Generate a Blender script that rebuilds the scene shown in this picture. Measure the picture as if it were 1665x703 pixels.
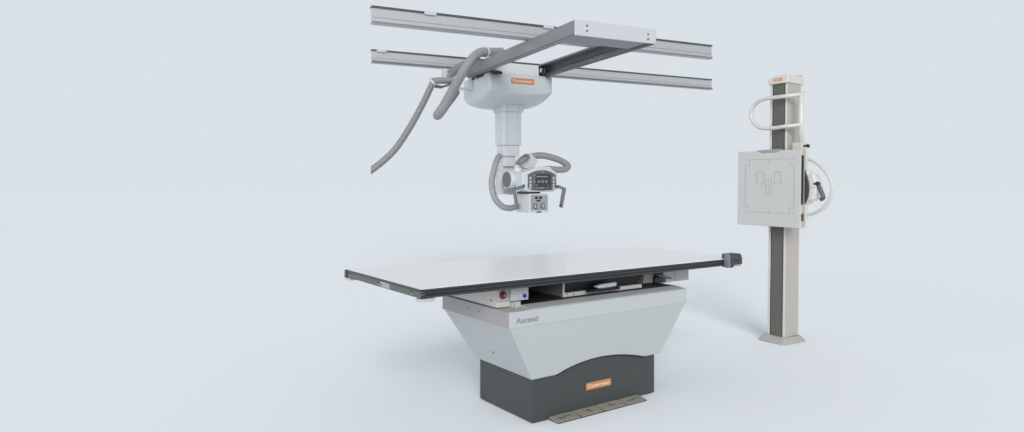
import bpy, bmesh, math, random
from mathutils import Vector, Matrix
random.seed(4)
PI = math.pi
sc = bpy.context.scene
C = sc.collection
for o in list(bpy.data.objects): bpy.data.objects.remove(o)

# ------------------------------------------------------------------ camera
F, HY, H = 1090.0, 302.0, 1.25          # focal length and horizon in photo pixels, eye height in metres
cam = bpy.data.cameras.new('camera'); co = bpy.data.objects.new('camera', cam); C.objects.link(co)
co.location = (0, 0, H); co.rotation_euler = (PI/2, 0, 0)
cam.sensor_width = 36; cam.lens = F/1665*36; cam.shift_y = -(351.5-HY)/1665; cam.clip_end = 2000; cam.clip_start = .05
sc.camera = co
sc.view_settings.view_transform = 'Standard'; sc.view_settings.look = 'None'
sc.cycles.use_adaptive_sampling = False; sc.cycles.use_denoising = True; sc.cycles.denoising_input_passes = 'RGB_ALBEDO_NORMAL'; sc.cycles.denoising_prefilter = 'ACCURATE'
sc.view_settings.exposure = 0; sc.view_settings.gamma = 1

# ------------------------------------------------------------------ frames: metric local axes of each machine
class Fr:
    def __init__(s, ox, oy, yaw):
        s.o = Vector((ox, oy, 0)); s.yaw = yaw; s.M = Matrix.Rotation(yaw, 3, 'Z')
    def un(s, u, v, ax, val):           # point of a local plane seen along one sight line (used to measure the photograph)
        o = s.M.transposed() @ (Vector((0, 0, H))-s.o)
        d = s.M.transposed() @ Vector(((u-832.5)/F, 1, (HY-v)/F))
        t = (val-o[ax])/d[ax]
        return o+d*t
TF = Fr(-.41, 3.032, .615); RF = Fr(.474, 5.006, .446); SF = Fr(2.153, 5.296, .563)

# ------------------------------------------------------------------ materials
def mat(name, col, rough=.45, metal=0, spec=.5, coat=0, bump=0, bscale=300, var=.03, vscale=8, brushed=None):
    m = bpy.data.materials.new(name); m.use_nodes = True; nt = m.node_tree; N = nt.nodes; L = nt.links
    b = N['Principled BSDF']
    tc = N.new('ShaderNodeTexCoord'); mp = N.new('ShaderNodeMapping'); L.new(tc.outputs['Object'], mp.inputs[0])
    if brushed: mp.inputs['Scale'].default_value = brushed
    no = N.new('ShaderNodeTexNoise'); no.inputs['Scale'].default_value = vscale; no.inputs['Detail'].default_value = 2.5
    L.new(mp.outputs[0], no.inputs['Vector'])
    hs = N.new('ShaderNodeMapRange'); hs.inputs[1].default_value = .1; hs.inputs[2].default_value = .9
    hs.inputs[3].default_value = 1-var; hs.inputs[4].default_value = 1+var; L.new(no.outputs['Fac'], hs.inputs[0])
    mx = N.new('ShaderNodeVectorMath'); mx.operation = 'SCALE'; mx.inputs[0].default_value = [v*(1 if 'laminate' in name else .88) for v in col[:3]]
    L.new(hs.outputs[0], mx.inputs['Scale']); L.new(mx.outputs[0], b.inputs['Base Color'])
    r = N.new('ShaderNodeMapRange'); r.inputs[1].default_value = .1; r.inputs[2].default_value = .9
    r.inputs[3].default_value = rough*.88; r.inputs[4].default_value = min(1, rough*1.12)
    L.new(no.outputs['Fac'], r.inputs[0]); L.new(r.outputs[0], b.inputs['Roughness'])
    b.inputs['Metallic'].default_value = metal; b.inputs['Specular IOR Level'].default_value = spec
    b.inputs['Coat Weight'].default_value = coat; b.inputs['Coat Roughness'].default_value = .12
    if bump:
        n2 = N.new('ShaderNodeTexNoise'); n2.inputs['Scale'].default_value = bscale; n2.inputs['Detail'].default_value = 3
        L.new(tc.outputs['Object'], n2.inputs['Vector'])
        bp = N.new('ShaderNodeBump'); bp.inputs['Strength'].default_value = bump; bp.inputs['Distance'].default_value = .001
        L.new(n2.outputs['Fac'], bp.inputs['Height']); L.new(bp.outputs[0], b.inputs['Normal'])
    return m
M = dict(
 paint=mat('cool_white_paint', (.49,.525,.54), .5, bump=.12, bscale=500, var=.015, vscale=5),
 shell=mat('moulded_white_shell', (.62,.655,.68), .42, bump=.06, bscale=400, var=.015, vscale=4),
 endshade=mat('shaded_warm_grey', (.38,.375,.38), .5, bump=.12, bscale=500, var=.02),
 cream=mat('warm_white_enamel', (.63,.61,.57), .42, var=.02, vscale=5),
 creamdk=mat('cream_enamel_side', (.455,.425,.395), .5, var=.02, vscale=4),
 basegrey=mat('textured_grey_casting', (.41,.405,.395), .6, bump=.3, bscale=250, var=.03),
 panel=mat('detector_panel_face', (.545,.55,.545), .5, var=.01),
 laminate=mat('white_laminate', (.80,.81,.82), .30, coat=.15, var=.008, vscale=3),
 charcoal=mat('charcoal_textured_paint', (.050,.057,.058), .55, bump=.35, bscale=420, var=.05, vscale=12),
 rail=mat('dark_anodised_rail', (.05,.057,.066), .32, metal=.3, var=.06, vscale=20, brushed=(.5,30,30)),
 railend=mat('green_grey_end_plate', (.10,.12,.105), .5, var=.06, vscale=20),
 black=mat('black_plastic', (.012,.013,.014), .45, var=.1),
 dark=mat('dark_mechanism_steel', (.045,.046,.045), .5, var=.1, vscale=20),
 olive=mat('brown_primer_steel', (.30,.28,.245), .55, var=.08),
 alu=mat('brushed_aluminium', (.49,.515,.535), .42, metal=.35, var=.05, vscale=14, brushed=(.4,12,12)),
 girder=mat('satin_grey_girder', (.25,.262,.28), .5, metal=.3, var=.05, vscale=10, brushed=(12,.4,12)),
 girdershade=mat('shaded_girder_grey', (.22,.235,.25), .5, metal=.3, var=.06, vscale=10, brushed=(12,.4,12)),  # darker copy of the girder grey, shade put into the colour
 plate=mat('pale_powder_coat', (.55,.57,.605), .5, bump=.1, var=.015),
 hose=mat('grey_corrugated_hose', (.225,.24,.25), .5, var=.03, vscale=3),
 hoselight=mat('pale_grey_hose', (.285,.30,.315), .5, var=.03, vscale=3),
 grip=mat('mid_grey_grip_rubber', (.16,.172,.182), .55, var=.05),
 capgrey=mat('grey_end_cap', (.14,.15,.16), .45, var=.04),
 strip=mat('olive_grey_belt', (.112,.112,.099), .6, var=.05, vscale=30, brushed=(1,1,.1)),
 stripedge=mat('black_belt_edge', (.04,.04,.038), .6),
 orange=mat('orange_badge', (.58,.235,.09), .45, var=.03),
 tilewhite=mat('glossy_white_grip', (.78,.78,.77), .3),
 salmon=mat('faded_red_badge', (.45,.19,.14), .5),
 white=mat('white_lettering', (.88,.80,.70), .5, var=0),
 lettergrey=mat('grey_lettering', (.22,.23,.24), .5, var=0),
 line=mat('printed_grey_line', (.31,.31,.31), .6, var=0),
 red=mat('red_button', (.27,.03,.035), .35, var=.05),
 blue=mat('blue_button', (.02,.06,.32), .35, var=.05),
 pedal=mat('ribbed_pedal_grey', (.31,.305,.26), .6, bump=.3, bscale=600, var=.05, vscale=25),
 pedalink=mat('dark_pedal_symbol', (.06,.06,.05), .6, var=0),
 pad=mat('off_white_rubber', (.52,.52,.49), .6, var=.04),
 tan=mat('tan_pad', (.45,.36,.28), .6),
 clampdark=mat('charcoal_clamp_plastic', (.045,.05,.056), .5, var=.06),
 clampgrey=mat('blue_grey_clamp', (.19,.21,.25), .5, var=.05),
 screendark=mat('display_glass', (.040,.046,.044), .35, var=0),
 bezel=mat('display_bezel', (.115,.125,.135), .4, var=.03),
 darkgrey=mat('matt_dark_grey', (.075,.085,.085), .6, var=.08),
 screw=mat('screw_grey', (.16,.16,.165), .4, metal=.5),
)
def emis(name, col, s):
    m = mat(name, (.05,.05,.05), .3, var=0); b = m.node_tree.nodes['Principled BSDF']
    b.inputs['Emission Color'].default_value = (*col, 1); b.inputs['Emission Strength'].default_value = s
    return m
M['pix'] = emis('screen_white_pixels', (.6,.65,.62), .42)
M['pixg'] = emis('screen_green_pixels', (.42,.5,.2), .4)

# ------------------------------------------------------------------ mesh builder
class MB:
    def __init__(s): s.bm = bmesh.new()
    def poly(s, bottom, top, smooth=False):              # loft between two loops with caps
        b = [s.bm.verts.new(p) for p in bottom]; t = [s.bm.verts.new(p) for p in top]; n = len(b)
        s.bm.faces.new(b[::-1]); s.bm.faces.new(t)
        for i in range(n):
            f = s.bm.faces.new((b[i], b[(i+1) % n], t[(i+1) % n], t[i])); f.smooth = smooth
        return s
    def box(s, x0, x1, y0, y1, z0, z1):
        return s.poly([(x0,y0,z0),(x1,y0,z0),(x1,y1,z0),(x0,y1,z0)], [(x0,y0,z1),(x1,y0,z1),(x1,y1,z1),(x0,y1,z1)])
    def ex(s, pts, ax, a, b, smooth=False):              # 2D outline extruded along axis ax from a to b
        def P(p, v):
            q = list(p); q.insert(ax, v); return tuple(q)
        return s.poly([P(p, a) for p in pts], [P(p, b) for p in pts], smooth)
    def loft(s, loops, smooth=True, caps=True):
        R = [[s.bm.verts.new(p) for p in l] for l in loops]; n = len(R[0])
        for a, b in zip(R, R[1:]):
            for i in range(n):
                f = s.bm.faces.new((a[i], a[(i+1) % n], b[(i+1) % n], b[i])); f.smooth = smooth
        if caps: s.bm.faces.new(R[0][::-1]); s.bm.faces.new(R[-1])
        return s
    def tube(s, path, r, n=14, smooth_path=True, step=None, ridge=0, pitch=.02, flat=None):
        P = [Vector(p) for p in path]
        if smooth_path: P = spline(P, 7)
        L = [0]
        for a, b in zip(P, P[1:]): L.append(L[-1]+(b-a).length)
        if ridge:                                        # resample finely so the corrugation is real geometry
            m = max(4, int(L[-1]/pitch*4)); Q = []; j = 0
            for k in range(m+1):
                d = L[-1]*k/m
                while j < len(L)-2 and L[j+1] < d: j += 1
                Q.append(P[j].lerp(P[j+1], (d-L[j])/max(1e-9, L[j+1]-L[j])))
            P = Q
        loops = []; up = None
        for i, p in enumerate(P):
            t = (P[min(i+1, len(P)-1)]-P[max(i-1, 0)]).normalized()
            if up is None:
                up = t.orthogonal().normalized()
                if abs(t.z) < .95: up = (Vector((0,0,1))-t*t.z).normalized()
            up = (up-t*up.dot(t)).normalized(); sd = t.cross(up)
            rr = r*(1+(ridge*(1 if i % 4 < 2 else -1) if ridge else 0))
            loops.append([p+(up*math.cos(a)+sd*math.sin(a))*rr for a in [2*PI*k/n for k in range(n)]])
        return s.loft(loops)
    def cyl(s, a, b, r, r2=None, n=28):
        a = Vector(a); b = Vector(b); t = (b-a).normalized(); u = t.orthogonal().normalized(); w = t.cross(u); r2 = r if r2 is None else r2
        l = [[p+(u*math.cos(q)+w*math.sin(q))*rr for q in [2*PI*k/n for k in range(n)]] for p, rr in ((a, r), (b, r2))]
        return s.loft(l)
    def ring(s, pts, w, ax, a, b):                       # closed outline line of width w
        n = len(pts); c = Vector((sum(p[0] for p in pts)/n, sum(p[1] for p in pts)/n))
        for i in range(n):
            p = Vector(pts[i]); q = Vector(pts[(i+1) % n]); s.line(p, q, w, ax, a, b)
        return s
    def line(s, p, q, w, ax, a, b):
        p = Vector(p); q = Vector(q); d = (q-p).normalized(); nrm = Vector((-d.y, d.x))*w/2; e = d*w/2
        return s.ex([tuple(p-e-nrm), tuple(q+e-nrm), tuple(q+e+nrm), tuple(p-e+nrm)], ax, a, b)
    def build(s, name, m, parent=None, bev=0, seg=2, loc=None, auto=True):
        bmesh.ops.recalc_face_normals(s.bm, faces=s.bm.faces)
        me = bpy.data.meshes.new(name); s.bm.to_mesh(me); s.bm.free()
        me.materials.append(M[m] if isinstance(m, str) else m)
        o = bpy.data.objects.new(name, me); C.objects.link(o)
        if parent: o.parent = parent
        if loc is not None: o.location = loc
        if bev:
            b = o.modifiers.new('bevel', 'BEVEL'); b.width = bev; b.segments = seg; b.limit_method = 'ANGLE'; b.angle_limit = .6
            b.harden_normals = False
        return o
def spline(P, k):
    out = []
    for i in range(len(P)-1):
        p0 = P[max(i-1, 0)]; p1 = P[i]; p2 = P[i+1]; p3 = P[min(i+2, len(P)-1)]
        for j in range(k):
            t = j/k
            out.append(.5*((2*p1)+(-p0+p2)*t+(2*p0-5*p1+4*p2-p3)*t*t+(-p0+3*p1-3*p2+p3)*t**3))
    return out+[P[-1]]
def rrect(x0, x1, y0, y1, r, n=5):
    out = []
    for cx, cy, a0 in ((x1-r, y1-r, 0), (x0+r, y1-r, 90), (x0+r, y0+r, 180), (x1-r, y0+r, 270)):
        for k in range(n+1):
            a = math.radians(a0+90*k/n); out.append((cx+r*math.cos(a), cy+r*math.sin(a)))
    return out
def tag(o, label, cat, group=None, kind=None):
    if label: o['label'] = label
    if cat: o['category'] = cat
    if group: o['group'] = group
    if kind: o['kind'] = kind
    return o
def thing(name, fr, label, cat, group=None, z=0, at=(0, 0)):
    o = bpy.data.objects.new(name, None); C.objects.link(o); o.empty_display_size = .2
    o.location = fr.o+fr.M @ Vector((at[0], at[1], z)); o.rotation_euler = (0, 0, fr.yaw)
    return tag(o, label, cat, group)
def text(name, s, m, parent, width, height, origin, rot, depth=.0012, spacing=1.0, bold=0):
    cu = bpy.data.curves.new(name, 'FONT'); cu.body = s; cu.size = 1; cu.extrude = 0; cu.space_character = spacing; cu.offset = bold
    t = bpy.data.objects.new('tmp', cu); C.objects.link(t)
    dg = bpy.context.evaluated_depsgraph_get(); me = bpy.data.meshes.new_from_object(t.evaluated_get(dg))
    bpy.data.objects.remove(t)
    xs = [v.co.x for v in me.vertices]; ys = [v.co.y for v in me.vertices]
    sx = width/(max(xs)-min(xs)); sy = height/(max(ys)-min(ys))
    bm = bmesh.new(); bm.from_mesh(me)
    for v in bm.verts: v.co = Vector(((v.co.x-min(xs))*sx, (v.co.y-min(ys))*sy, 0))
    r = bmesh.ops.extrude_face_region(bm, geom=list(bm.faces))
    for v in [g for g in r['geom'] if isinstance(g, bmesh.types.BMVert)]: v.co.z += depth
    bmesh.ops.recalc_face_normals(bm, faces=bm.faces)
    bm.to_mesh(me); bm.free(); me.name = name; me.materials.clear(); me.materials.append(M[m])
    o = bpy.data.objects.new(name, me); C.objects.link(o); o.parent = parent; o.location = origin; o.rotation_euler = rot
    return o

# ------------------------------------------------------------------ floor
fm = bpy.data.materials.new('matt_studio_floor'); fm.use_nodes = True
nt = fm.node_tree; nt.nodes.clear(); d = nt.nodes.new('ShaderNodeBsdfDiffuse'); oo = nt.nodes.new('ShaderNodeOutputMaterial')
FLOORCOL = (.837,.883,.929)
d.inputs['Color'].default_value = (*FLOORCOL, 1); nt.links.new(d.outputs[0], oo.inputs[0])
M['floor'] = fm
b = MB(); vs = [b.bm.verts.new((180*math.cos(2*PI*k/64), 180*math.sin(2*PI*k/64), 0)) for k in range(64)]; b.bm.faces.new(vs)
fl = b.build('floor', 'floor'); tag(fl, 'pale blue grey seamless studio floor under the table and stand', 'floor', kind='structure')

# ================================================================== X-RAY TABLE
T = thing('x_ray_table', TF, 'white topped x-ray table on a charcoal pedestal base', 'medical table')
L_, W_, ZT, ZB = 2.342, .902, .780, .737
b = MB(); b.ex(rrect(.004, L_-.004, .006, W_-.006, .004, 2), 2, ZT-.006, ZT+.0012)
top = b.build('tabletop', 'laminate', T, .0015)
b = MB(); b.box(.02, L_-.02, .03, W_-.03, ZB+.003, ZT-.0065); b.build('underside_panel', 'dark', T)
prof = [(0,.7775),(0,.771),(.006,.7695),(.006,.7665),(.0,.765),(-.003,.761),(-.003,.757),(.006,.7545),(.006,.7515),(.0,.7495),(-.003,.745),(-.003,.740),(.002,ZB),(.030,ZB),(.030,.7735),(.004,.7785)]
def siderail(y0, sgn):
    b = MB(); b.ex([(y0+sgn*p[0], p[1]) for p in prof], 0, .0 if sgn > 0 else -.012, L_); return b.build('side_rail', 'rail', T)
siderail(0, 1); siderail(W_, -1)
# end rails: flat plate with a thin lip over it
for x0, x1, lx in ((-.006, .02, -.009), (L_-.02, L_+.006, L_+.009)):
    b = MB(); b.box(x0, x1, .0015, W_-.0015, ZB+.001, .7695)
    er = b.build('end_rail', 'railend', T, .0015)
    b = MB(); b.box(min(lx, x0+.004), max(lx, x1-.004), 0, W_, .7715, .7782); b.build('rail_lip', 'rail', er, .001)
    if x0 < 0:
        for y in (.836, .454, .084):
            b = MB(); b.cyl((-.0062, y, .758), (-.0075, y, .758), .0075); b.build('bolt_hole', 'black', er)
            b = MB(); b.ex([(y+.006*math.cos(a), .751+.004*math.sin(a)) for a in [2*PI*k/12 for k in range(12)]], 0, -.0085, -.006)
            b.build('bolt_head', 'alu', er)
        b = MB(); b.box(-.0072, -.006, .325, .434, .7425, .7675); lb = b.build('rating_label', mat('label_lilac', (.42,.40,.44), .5), er)
        b = MB(); b.box(-.0080, -.0073, .406, .416, .746, .758); b.box(-.0080, -.0073, .422, .428, .748, .762)
        b.build('label_print', 'red', lb)
        b = MB()
        for k in range(5): b.box(-.0080, -.0073, .335, .39-.008*(k % 3), .7625-.0042*k, .7635-.0042*k)
        b.build('label_print', 'line', lb)
# corner bumper pads
for y0, y1 in ((-.006, .05), (W_-.05, W_+.012)):
    b = MB(); b.ex(rrect(-.008, .072, y0, y1, .012), 2, .7215, .7355); b.build('corner_pad', 'pad', T, .003)
# right end clamp with small tan pad
YC_ = -.040
xs_ = TF.un(1186, 425, 1, YC_).x; xe_ = TF.un(1206.5, 425, 1, YC_).x; zc1 = TF.un(1190, 413.3, 1, YC_).z; zc0 = TF.un(1186, 436.6, 1, YC_).z; yb2 = TF.un(1177, 425, 0, xs_).y
b = MB(); b.ex(rrect(YC_+.001, max(yb2, YC_+.03), zc0, zc1, .014), 0, xs_, xs_+.012)
clamp = b.build('rail_clamp', 'clampgrey', T, .003)
hz_ = zc1-zc0; X_ = lambda t: xs_+.0125+(xe_-xs_-.0125)*t; Z_ = lambda t: zc0+hz_*t
b = MB(); b.ex([(X_(0),Z_(.02)),(X_(.22),Z_(.0)),(X_(.36),Z_(.12)),(X_(.40),Z_(.30)),(X_(.9),Z_(.36)),(X_(1),Z_(.46)),(X_(1),Z_(.84)),(X_(.86),Z_(.99)),(X_(.1),Z_(.98)),(X_(0),Z_(.95))], 1, YC_, .03)
b.build('clamp_body', 'clampdark', clamp, .006, 3)
b = MB(); b.box(X_(.30), X_(.75), YC_-.002, YC_-.0003, Z_(.46), Z_(.53)); b.build('clamp_slot', 'black', clamp)
b = MB(); b.ex(rrect(X_(.46), X_(1.04), YC_+.004, .02, .015), 2, Z_(.07), Z_(.19)); b.build('clamp_pad', 'tan', clamp, .003)
b = MB(); b.ex(rrect(X_(.44), X_(.98), YC_+.006, .018, .015), 2, Z_(.195), Z_(.35)); b.build('clamp_foot', 'dark', clamp, .003)

# ---- elevating housing: band with tapered skirt, front arch
YB0 = .0
_a = TF.un(828.7, 508.4, 1, YB0); _b = TF.un(1116.5, 470.6, 1, YB0); _c = TF.un(828.7, 535.7, 1, YB0)
XB0, XB1, Z1, Z0 = _a.x, _b.x, (_a.z+_b.z)/2, _c.z
YB1 = TF.un(720.5, 483, 0, XB0).y
b = MB(); b.box(XB0, XB1, YB0, YB1, Z0, Z1)
hb = b.build('housing_band', 'paint', T, .004)
# warm grey sheet over the band's end: that side's shade put into its colour
b = MB(); b.box(XB0-.004, XB0-.0005, YB0+.0035, YB1, Z0+.002, Z1-.001); ep = b.build('end_plate', 'endshade', hb)  # no separate plate, only a sheet that carries the shade colour
for u, v in ((762,501),(779.5,506.5)):
    p = TF.un(u, v, 0, XB0); b = MB(); b.cyl((XB0-.004, p.y, p.z), (XB0-.006, p.y, p.z), .0045); b.build('screw', 'screw', ep)
# skirt: narrows towards the pedestal, arch cut into front lower edge
BX0, BX1, BY0, BY1 = .696, 1.617, .092, .600
TZ = .238
arch = []
def archz(x):
    a, c = .855, 1.520
    if x <= a or x >= c: return TZ
    t = (x-a)/(c-a); m = .293
    return TZ+(m-TZ)*math.sin(PI*t**.90)**.95
nx = 48
xs_t = [XB0+.004+(XB1-XB0-.008)*k/nx for k in range(nx+1)]
xs_b = [BX0-.012+(BX1-BX0+.05)*k/nx for k in range(nx+1)]
bmk = MB(); bm = bmk.bm
def col_loop(t):                      # t 0 top, 1 bottom ; front curve + back curve
    fr_, bk = [], []
    for k in range(nx+1):
        xt, xb = xs_t[k], xs_b[k]; zb = archz(xb); z = Z0+(zb-Z0)*t; s = (Z0-z)/(Z0-TZ)
        fr_.append((xt+(xb-xt)*s, YB0+.004+(BY0-.012-YB0-.004)*s, z))
        zb2 = TZ+.004; z2 = Z0+(zb2-Z0)*t; s2 = (Z0-z2)/(Z0-TZ)
        bk.append((xt+(xb-xt)*s2, YB1-.004+(BY1+.012-YB1+.004)*s2, z2))
    return fr_+bk[::-1]
loops = [col_loop(t) for t in [k/6 for k in range(7)]]
bmk.loft(loops, smooth=False, caps=False)
sk = bmk.build('housing_skirt', 'paint', T)
sm = sk.modifiers.new('sheet', 'SOLIDIFY'); sm.thickness = .006; sm.offset = -1
p = TF.un(804.5, 573, 0, .63); 
# screw on the sloping end
s_ = (Z0-.335)/(Z0-TZ)
p = TF.un(804.5, 573, 0, XB0+.004+(BX0-.012-XB0-.004)*.70)
b = MB(); b.cyl((p.x-.012, p.y, p.z), (p.x+.01, p.y, p.z+.006), .0045); b.build('screw', 'screw', sk)
pa = TF.un(839, 528, 1, YB0); pb = TF.un(874, 511.5, 1, YB0)
text('model_name', 'Ascend', 'lettergrey', hb, pb.x-pa.x, .029, (pa.x, YB0-.0012, pa.z+.002), (PI/2, 0, 0), spacing=1.02)
# pedestal, two telescoping shells
b = MB()
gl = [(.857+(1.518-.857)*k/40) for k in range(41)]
b.ex([(x, archz(x)-.010) for x in gl]+[(x, archz(x)+.002) for x in gl[::-1]], 1, BY0-.0105, BY0-.003); b.build('arch_shade_strip', 'black', sk)  # black strip stands in for the shaded gap along the arch
b = MB(); b.box(BX0, BX1, BY0, BY1, 0.006, .30); ped = b.build('pedestal', 'charcoal', T, .003)
b = MB(); b.box(BX0+.01, BX1-.01, BY0+.01, BY1-.01, 0.0, .006); b.build('plinth', 'black', ped)
b = MB()
a0, a1, a2, a3 = 1.069, 1.258, .111, .151
b.ex(rrect(a0, a1, a2, a3, .007), 1, BY0-.003, BY0-.0002); bd = b.build('badge', 'orange', ped, .0008)
text('badge_lettering', 'Carestream', 'white', bd, .166, .021, (1.081, BY0-.003, .121), (PI/2, 0, 0), .0008, bold=.01)
p = TF.un(787, 645, 0, BX0)
b = MB(); b.cyl((BX0, p.y, p.z), (BX0-.0025, p.y, p.z), .006); b.build('screw', 'black', ped)
# foot pedals
pq = [TF.un(u, v, 2, .012) for u, v in ((908,687.6),(946.7,677),(983.5,666.7),(1018.7,656.5),(1049,647))]; px_ = [q.x for q in pq]; yp = sum(q.y for q in pq)/5; print('pedal', px_, yp)
for k in range(4):
    x0, x1 = px_[k]+.005, px_[k+1]-.005
    b = MB(); b.ex([(yp, .004), (.091, .008), (.091, .018), (yp, .009)], 0, x0, x1)
    pd = b.build('foot_pedal', 'pedal', ped, .002)
    xc = (x0+x1)/2; yo = (yp+.091)/2-.041; zf = lambda y: .009+(y-yp)/(.091-yp)*.009
    b = MB()
    def mark(xa, ya, xb, yb, w=.004):
        d = Vector((xb-xa, yb-ya, 0)).normalized(); n = Vector((-d.y, d.x, 0))*w/2
        ya += yo; yb += yo
        q = [Vector((xa, ya, 0))-n, Vector((xb, yb, 0))-n, Vector((xb, yb, 0))+n, Vector((xa, ya, 0))+n]
        b.poly([(v.x, v.y, zf(v.y)+.0002) for v in q], [(v.x, v.y, zf(v.y)+.0010) for v in q])
    if k in (0, 3):
        for i in range(5): mark(xc-.045+i*.007, .036, xc-.041+i*.007, .040, .003); mark(xc+.016+i*.007, .042, xc+.021+i*.007, .046, .003)
        mark(xc-.045, .034, xc-.012, .036); mark(xc+.012, .047, xc+.048, .047); mark(xc-.006, .026, xc+.006, .056, .005)
    elif k == 1:
        mark(xc-.02, .052, xc+.008, .046); mark(xc+.008, .058, xc+.008, .024); mark(xc-.004, .034, xc+.008, .022); mark(xc+.02, .034, xc+.008, .022); mark(xc-.014, .042, xc+.0, .042)
    else:
        mark(xc-.008, .026, xc-.008, .058); mark(xc-.02, .046, xc-.008, .058); mark(xc+.004, .046, xc-.008, .058); mark(xc-.008, .036, xc+.024, .036); mark(xc+.014, .042, xc+.024, .036)
    b.build('pedal_symbol', 'pedalink', pd)
b = MB(); b.ex([(yp-.003, .001), (.0905, .001), (.0905, .0095), (yp-.003, .0035)], 0, px_[0]+.006, px_[-1]-.006); b.build('pedal_frame', 'black', ped)

# ---- carriage and mechanism between housing and top
YU = TF.un(808.4, 502.8, 2, Z1).y; XU = TF.un(808.4, 502.8, 2, Z1).x
def tp(u, v, y): q = TF.un(u, v, 1, y); return q.x, q.z
b = MB()
x1 = tp(833, 500, YU)[0]
b.box(XU, x1+.03, YU, .74, Z1+.004, ZB-.001); ub = b.build('carrier_end_block', 'cream', T, .003)
b = MB(); b.box(XU+.004, x1+.02, YU+.004, .735, Z1-.001, Z1+.0045); b.build('shadow_gap_strip', 'black', ub)  # black filler paints the shade in the gap under the block
xa, za = tp(809.9, 491.8, YU-.01); xb, zb = tp(827.0, 474, YU-.01)
p = TF.un(799, 489, 0, XU); b = MB(); b.cyl((XU, p.y, p.z), (XU-.003, p.y, p.z), .005); b.build('screw', 'screw', ub)
b = MB(); b.box(xa-.004, xb, YU-.014, YU-.001, za+.004, .732); es = b.build('stop_plate', 'pad', ub, .003)
xc, zc_ = tp(818.0, 479.8, YU-.015)
b = MB(); b.cyl((xc, YU-.0145, zc_), (xc, YU-.018, zc_), .0235, .0215); b.build('stop_collar', 'red', es)
b = MB(); b.cyl((xc+.001, YU-.018, zc_), (xc+.001, YU-.030, zc_), .012, .014); b.cyl((xc+.001, YU-.030, zc_), (xc+.001, YU-.036, zc_), .014, .012)
b.build('stop_button', mat('dark_red_button', (.14,.02,.025), .4), es, .001)
b = MB(); b.ring([(xc+.0065*math.cos(a), zc_+.0065*math.sin(a)) for a in [2*PI*k/12 for k in range(12)]], .0016, 1, YU-.0372, YU-.0362); b.build('stop_print', 'pad', es)
xa2, za2 = tp(827.6, 488.5, YU-.012); xb2, zb2 = tp(856.2, 472, YU-.012)
b = MB(); b.box(xb+.001, xb2, YU-.03, YU+.08, za2-.004, .732); wb = b.build('control_box', 'paint', ub, .003)
xk, zk = tp(853.4, 481.2, YU-.035)
b = MB(); b.cyl((xk, YU-.0305, zk), (xk, YU-.042, zk), .0105, .009); b.build('blue_knob', 'blue', wb, .001)
xa3, za3 = tp(833, 501, YU-.02); xb3, zb3 = tp(843, 491, YU-.02)
b = MB(); b.box(xa3+.006, xb3+.004, YU-.035, YU+.01, Z1+.001, zb3+.004); b.box(xa3-.002, xa3+.005, YU-.02, YU+.02, Z1+.001, zb3); b.build('stop_bracket', 'pad', ub, .002)
# dark tray well: back plate, slotted rail in front
b = MB(); b.box(x1+.031, 1.80, .50, .515, Z1+.001, ZB); b.build('inner_wall', 'dark', T)
b = MB(); b.box(x1+.031, 1.83, YU+.012, .49, Z1+.0008, Z1+.006); b.build('dark_cover', 'dark', T)
yL = .095; zL = TF.un(843, 496, 1, yL).z
b = MB(); b.ex([(YB0+.004, Z1+.0003), (yL, Z1+.0003), (yL, zL), (yL-.008, zL), (YB0+.006, Z1+.004)], 0, .615, 1.80); b.build('front_ledge', 'paint', hb, .002)
# receptor tray housing
xt0 = tp(914.8, 484, .16)[0]; xt1 = tp(1043, 466, .16)[0]
yt = .16; zt0 = max(Z1+.009, TF.un(914.8, 484, 1, yt).z)
b = MB(); b.box(xt0, xt0+.006, yt, .60, zt0, ZB-.001)
tray = b.build('tray_housing', 'olive', T, .002)
b = MB(); b.box(xt0, xt1, yt-.004, yt+.02, zt0, zt0+.022); b.box(xt0-.001, xt0+.010, yt-.006, yt+.0, zt0, ZB-.012); b.build('tray_front', 'tilewhite', tray, .002)
b = MB(); b.box(xt0+.011, xt1, yt+.03, yt+.04, zt0+.01, ZB-.002); b.build('tray_opening', 'black', tray)
b = MB(); b.box(xt0+.006, xt1, yt+.045, .60, zt0+.002, zt0+.006); b.build('tray_floor', 'dark', tray)
h0, hz = tp(957, 474.6, yt-.05); h1, hz1 = tp(1009, 468.5, yt-.05)
b = MB(); b.ex(rrect(h0, h1, yt-.055, yt-.02, .012), 2, hz-.006, hz+.006); b.build('tray_handle', 'black', tray, .003)
g0, gz = tp(969, 466.5, yt-.03); g1, _ = tp(1002, 466, yt-.03)
b = MB(); b.ex([(g0, gz-.004), (g0+.03, gz-.013), (g1, gz-.011), (g1+.002, gz+.014), (g0+.06, gz+.012), (g0+.01, gz+.006)], 1, yt-.035, yt-.003); b.build('tray_grip', 'tilewhite', tray, .006, 3)
for u in (921, 932):
    b = MB(); q = tp(u, 478.6, yt); b.cyl((q[0], yt-.004, q[1]), (q[0], yt-.007, q[1]), .0035); b.build('tray_screw', 'black', tray)
# slot line along ledge
b = MB(); b.box(.64, 1.80, yL+.0005, yL+.012, Z1+.002, zL+.0005); b.build('slot_seal', 'black', hb)
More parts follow.
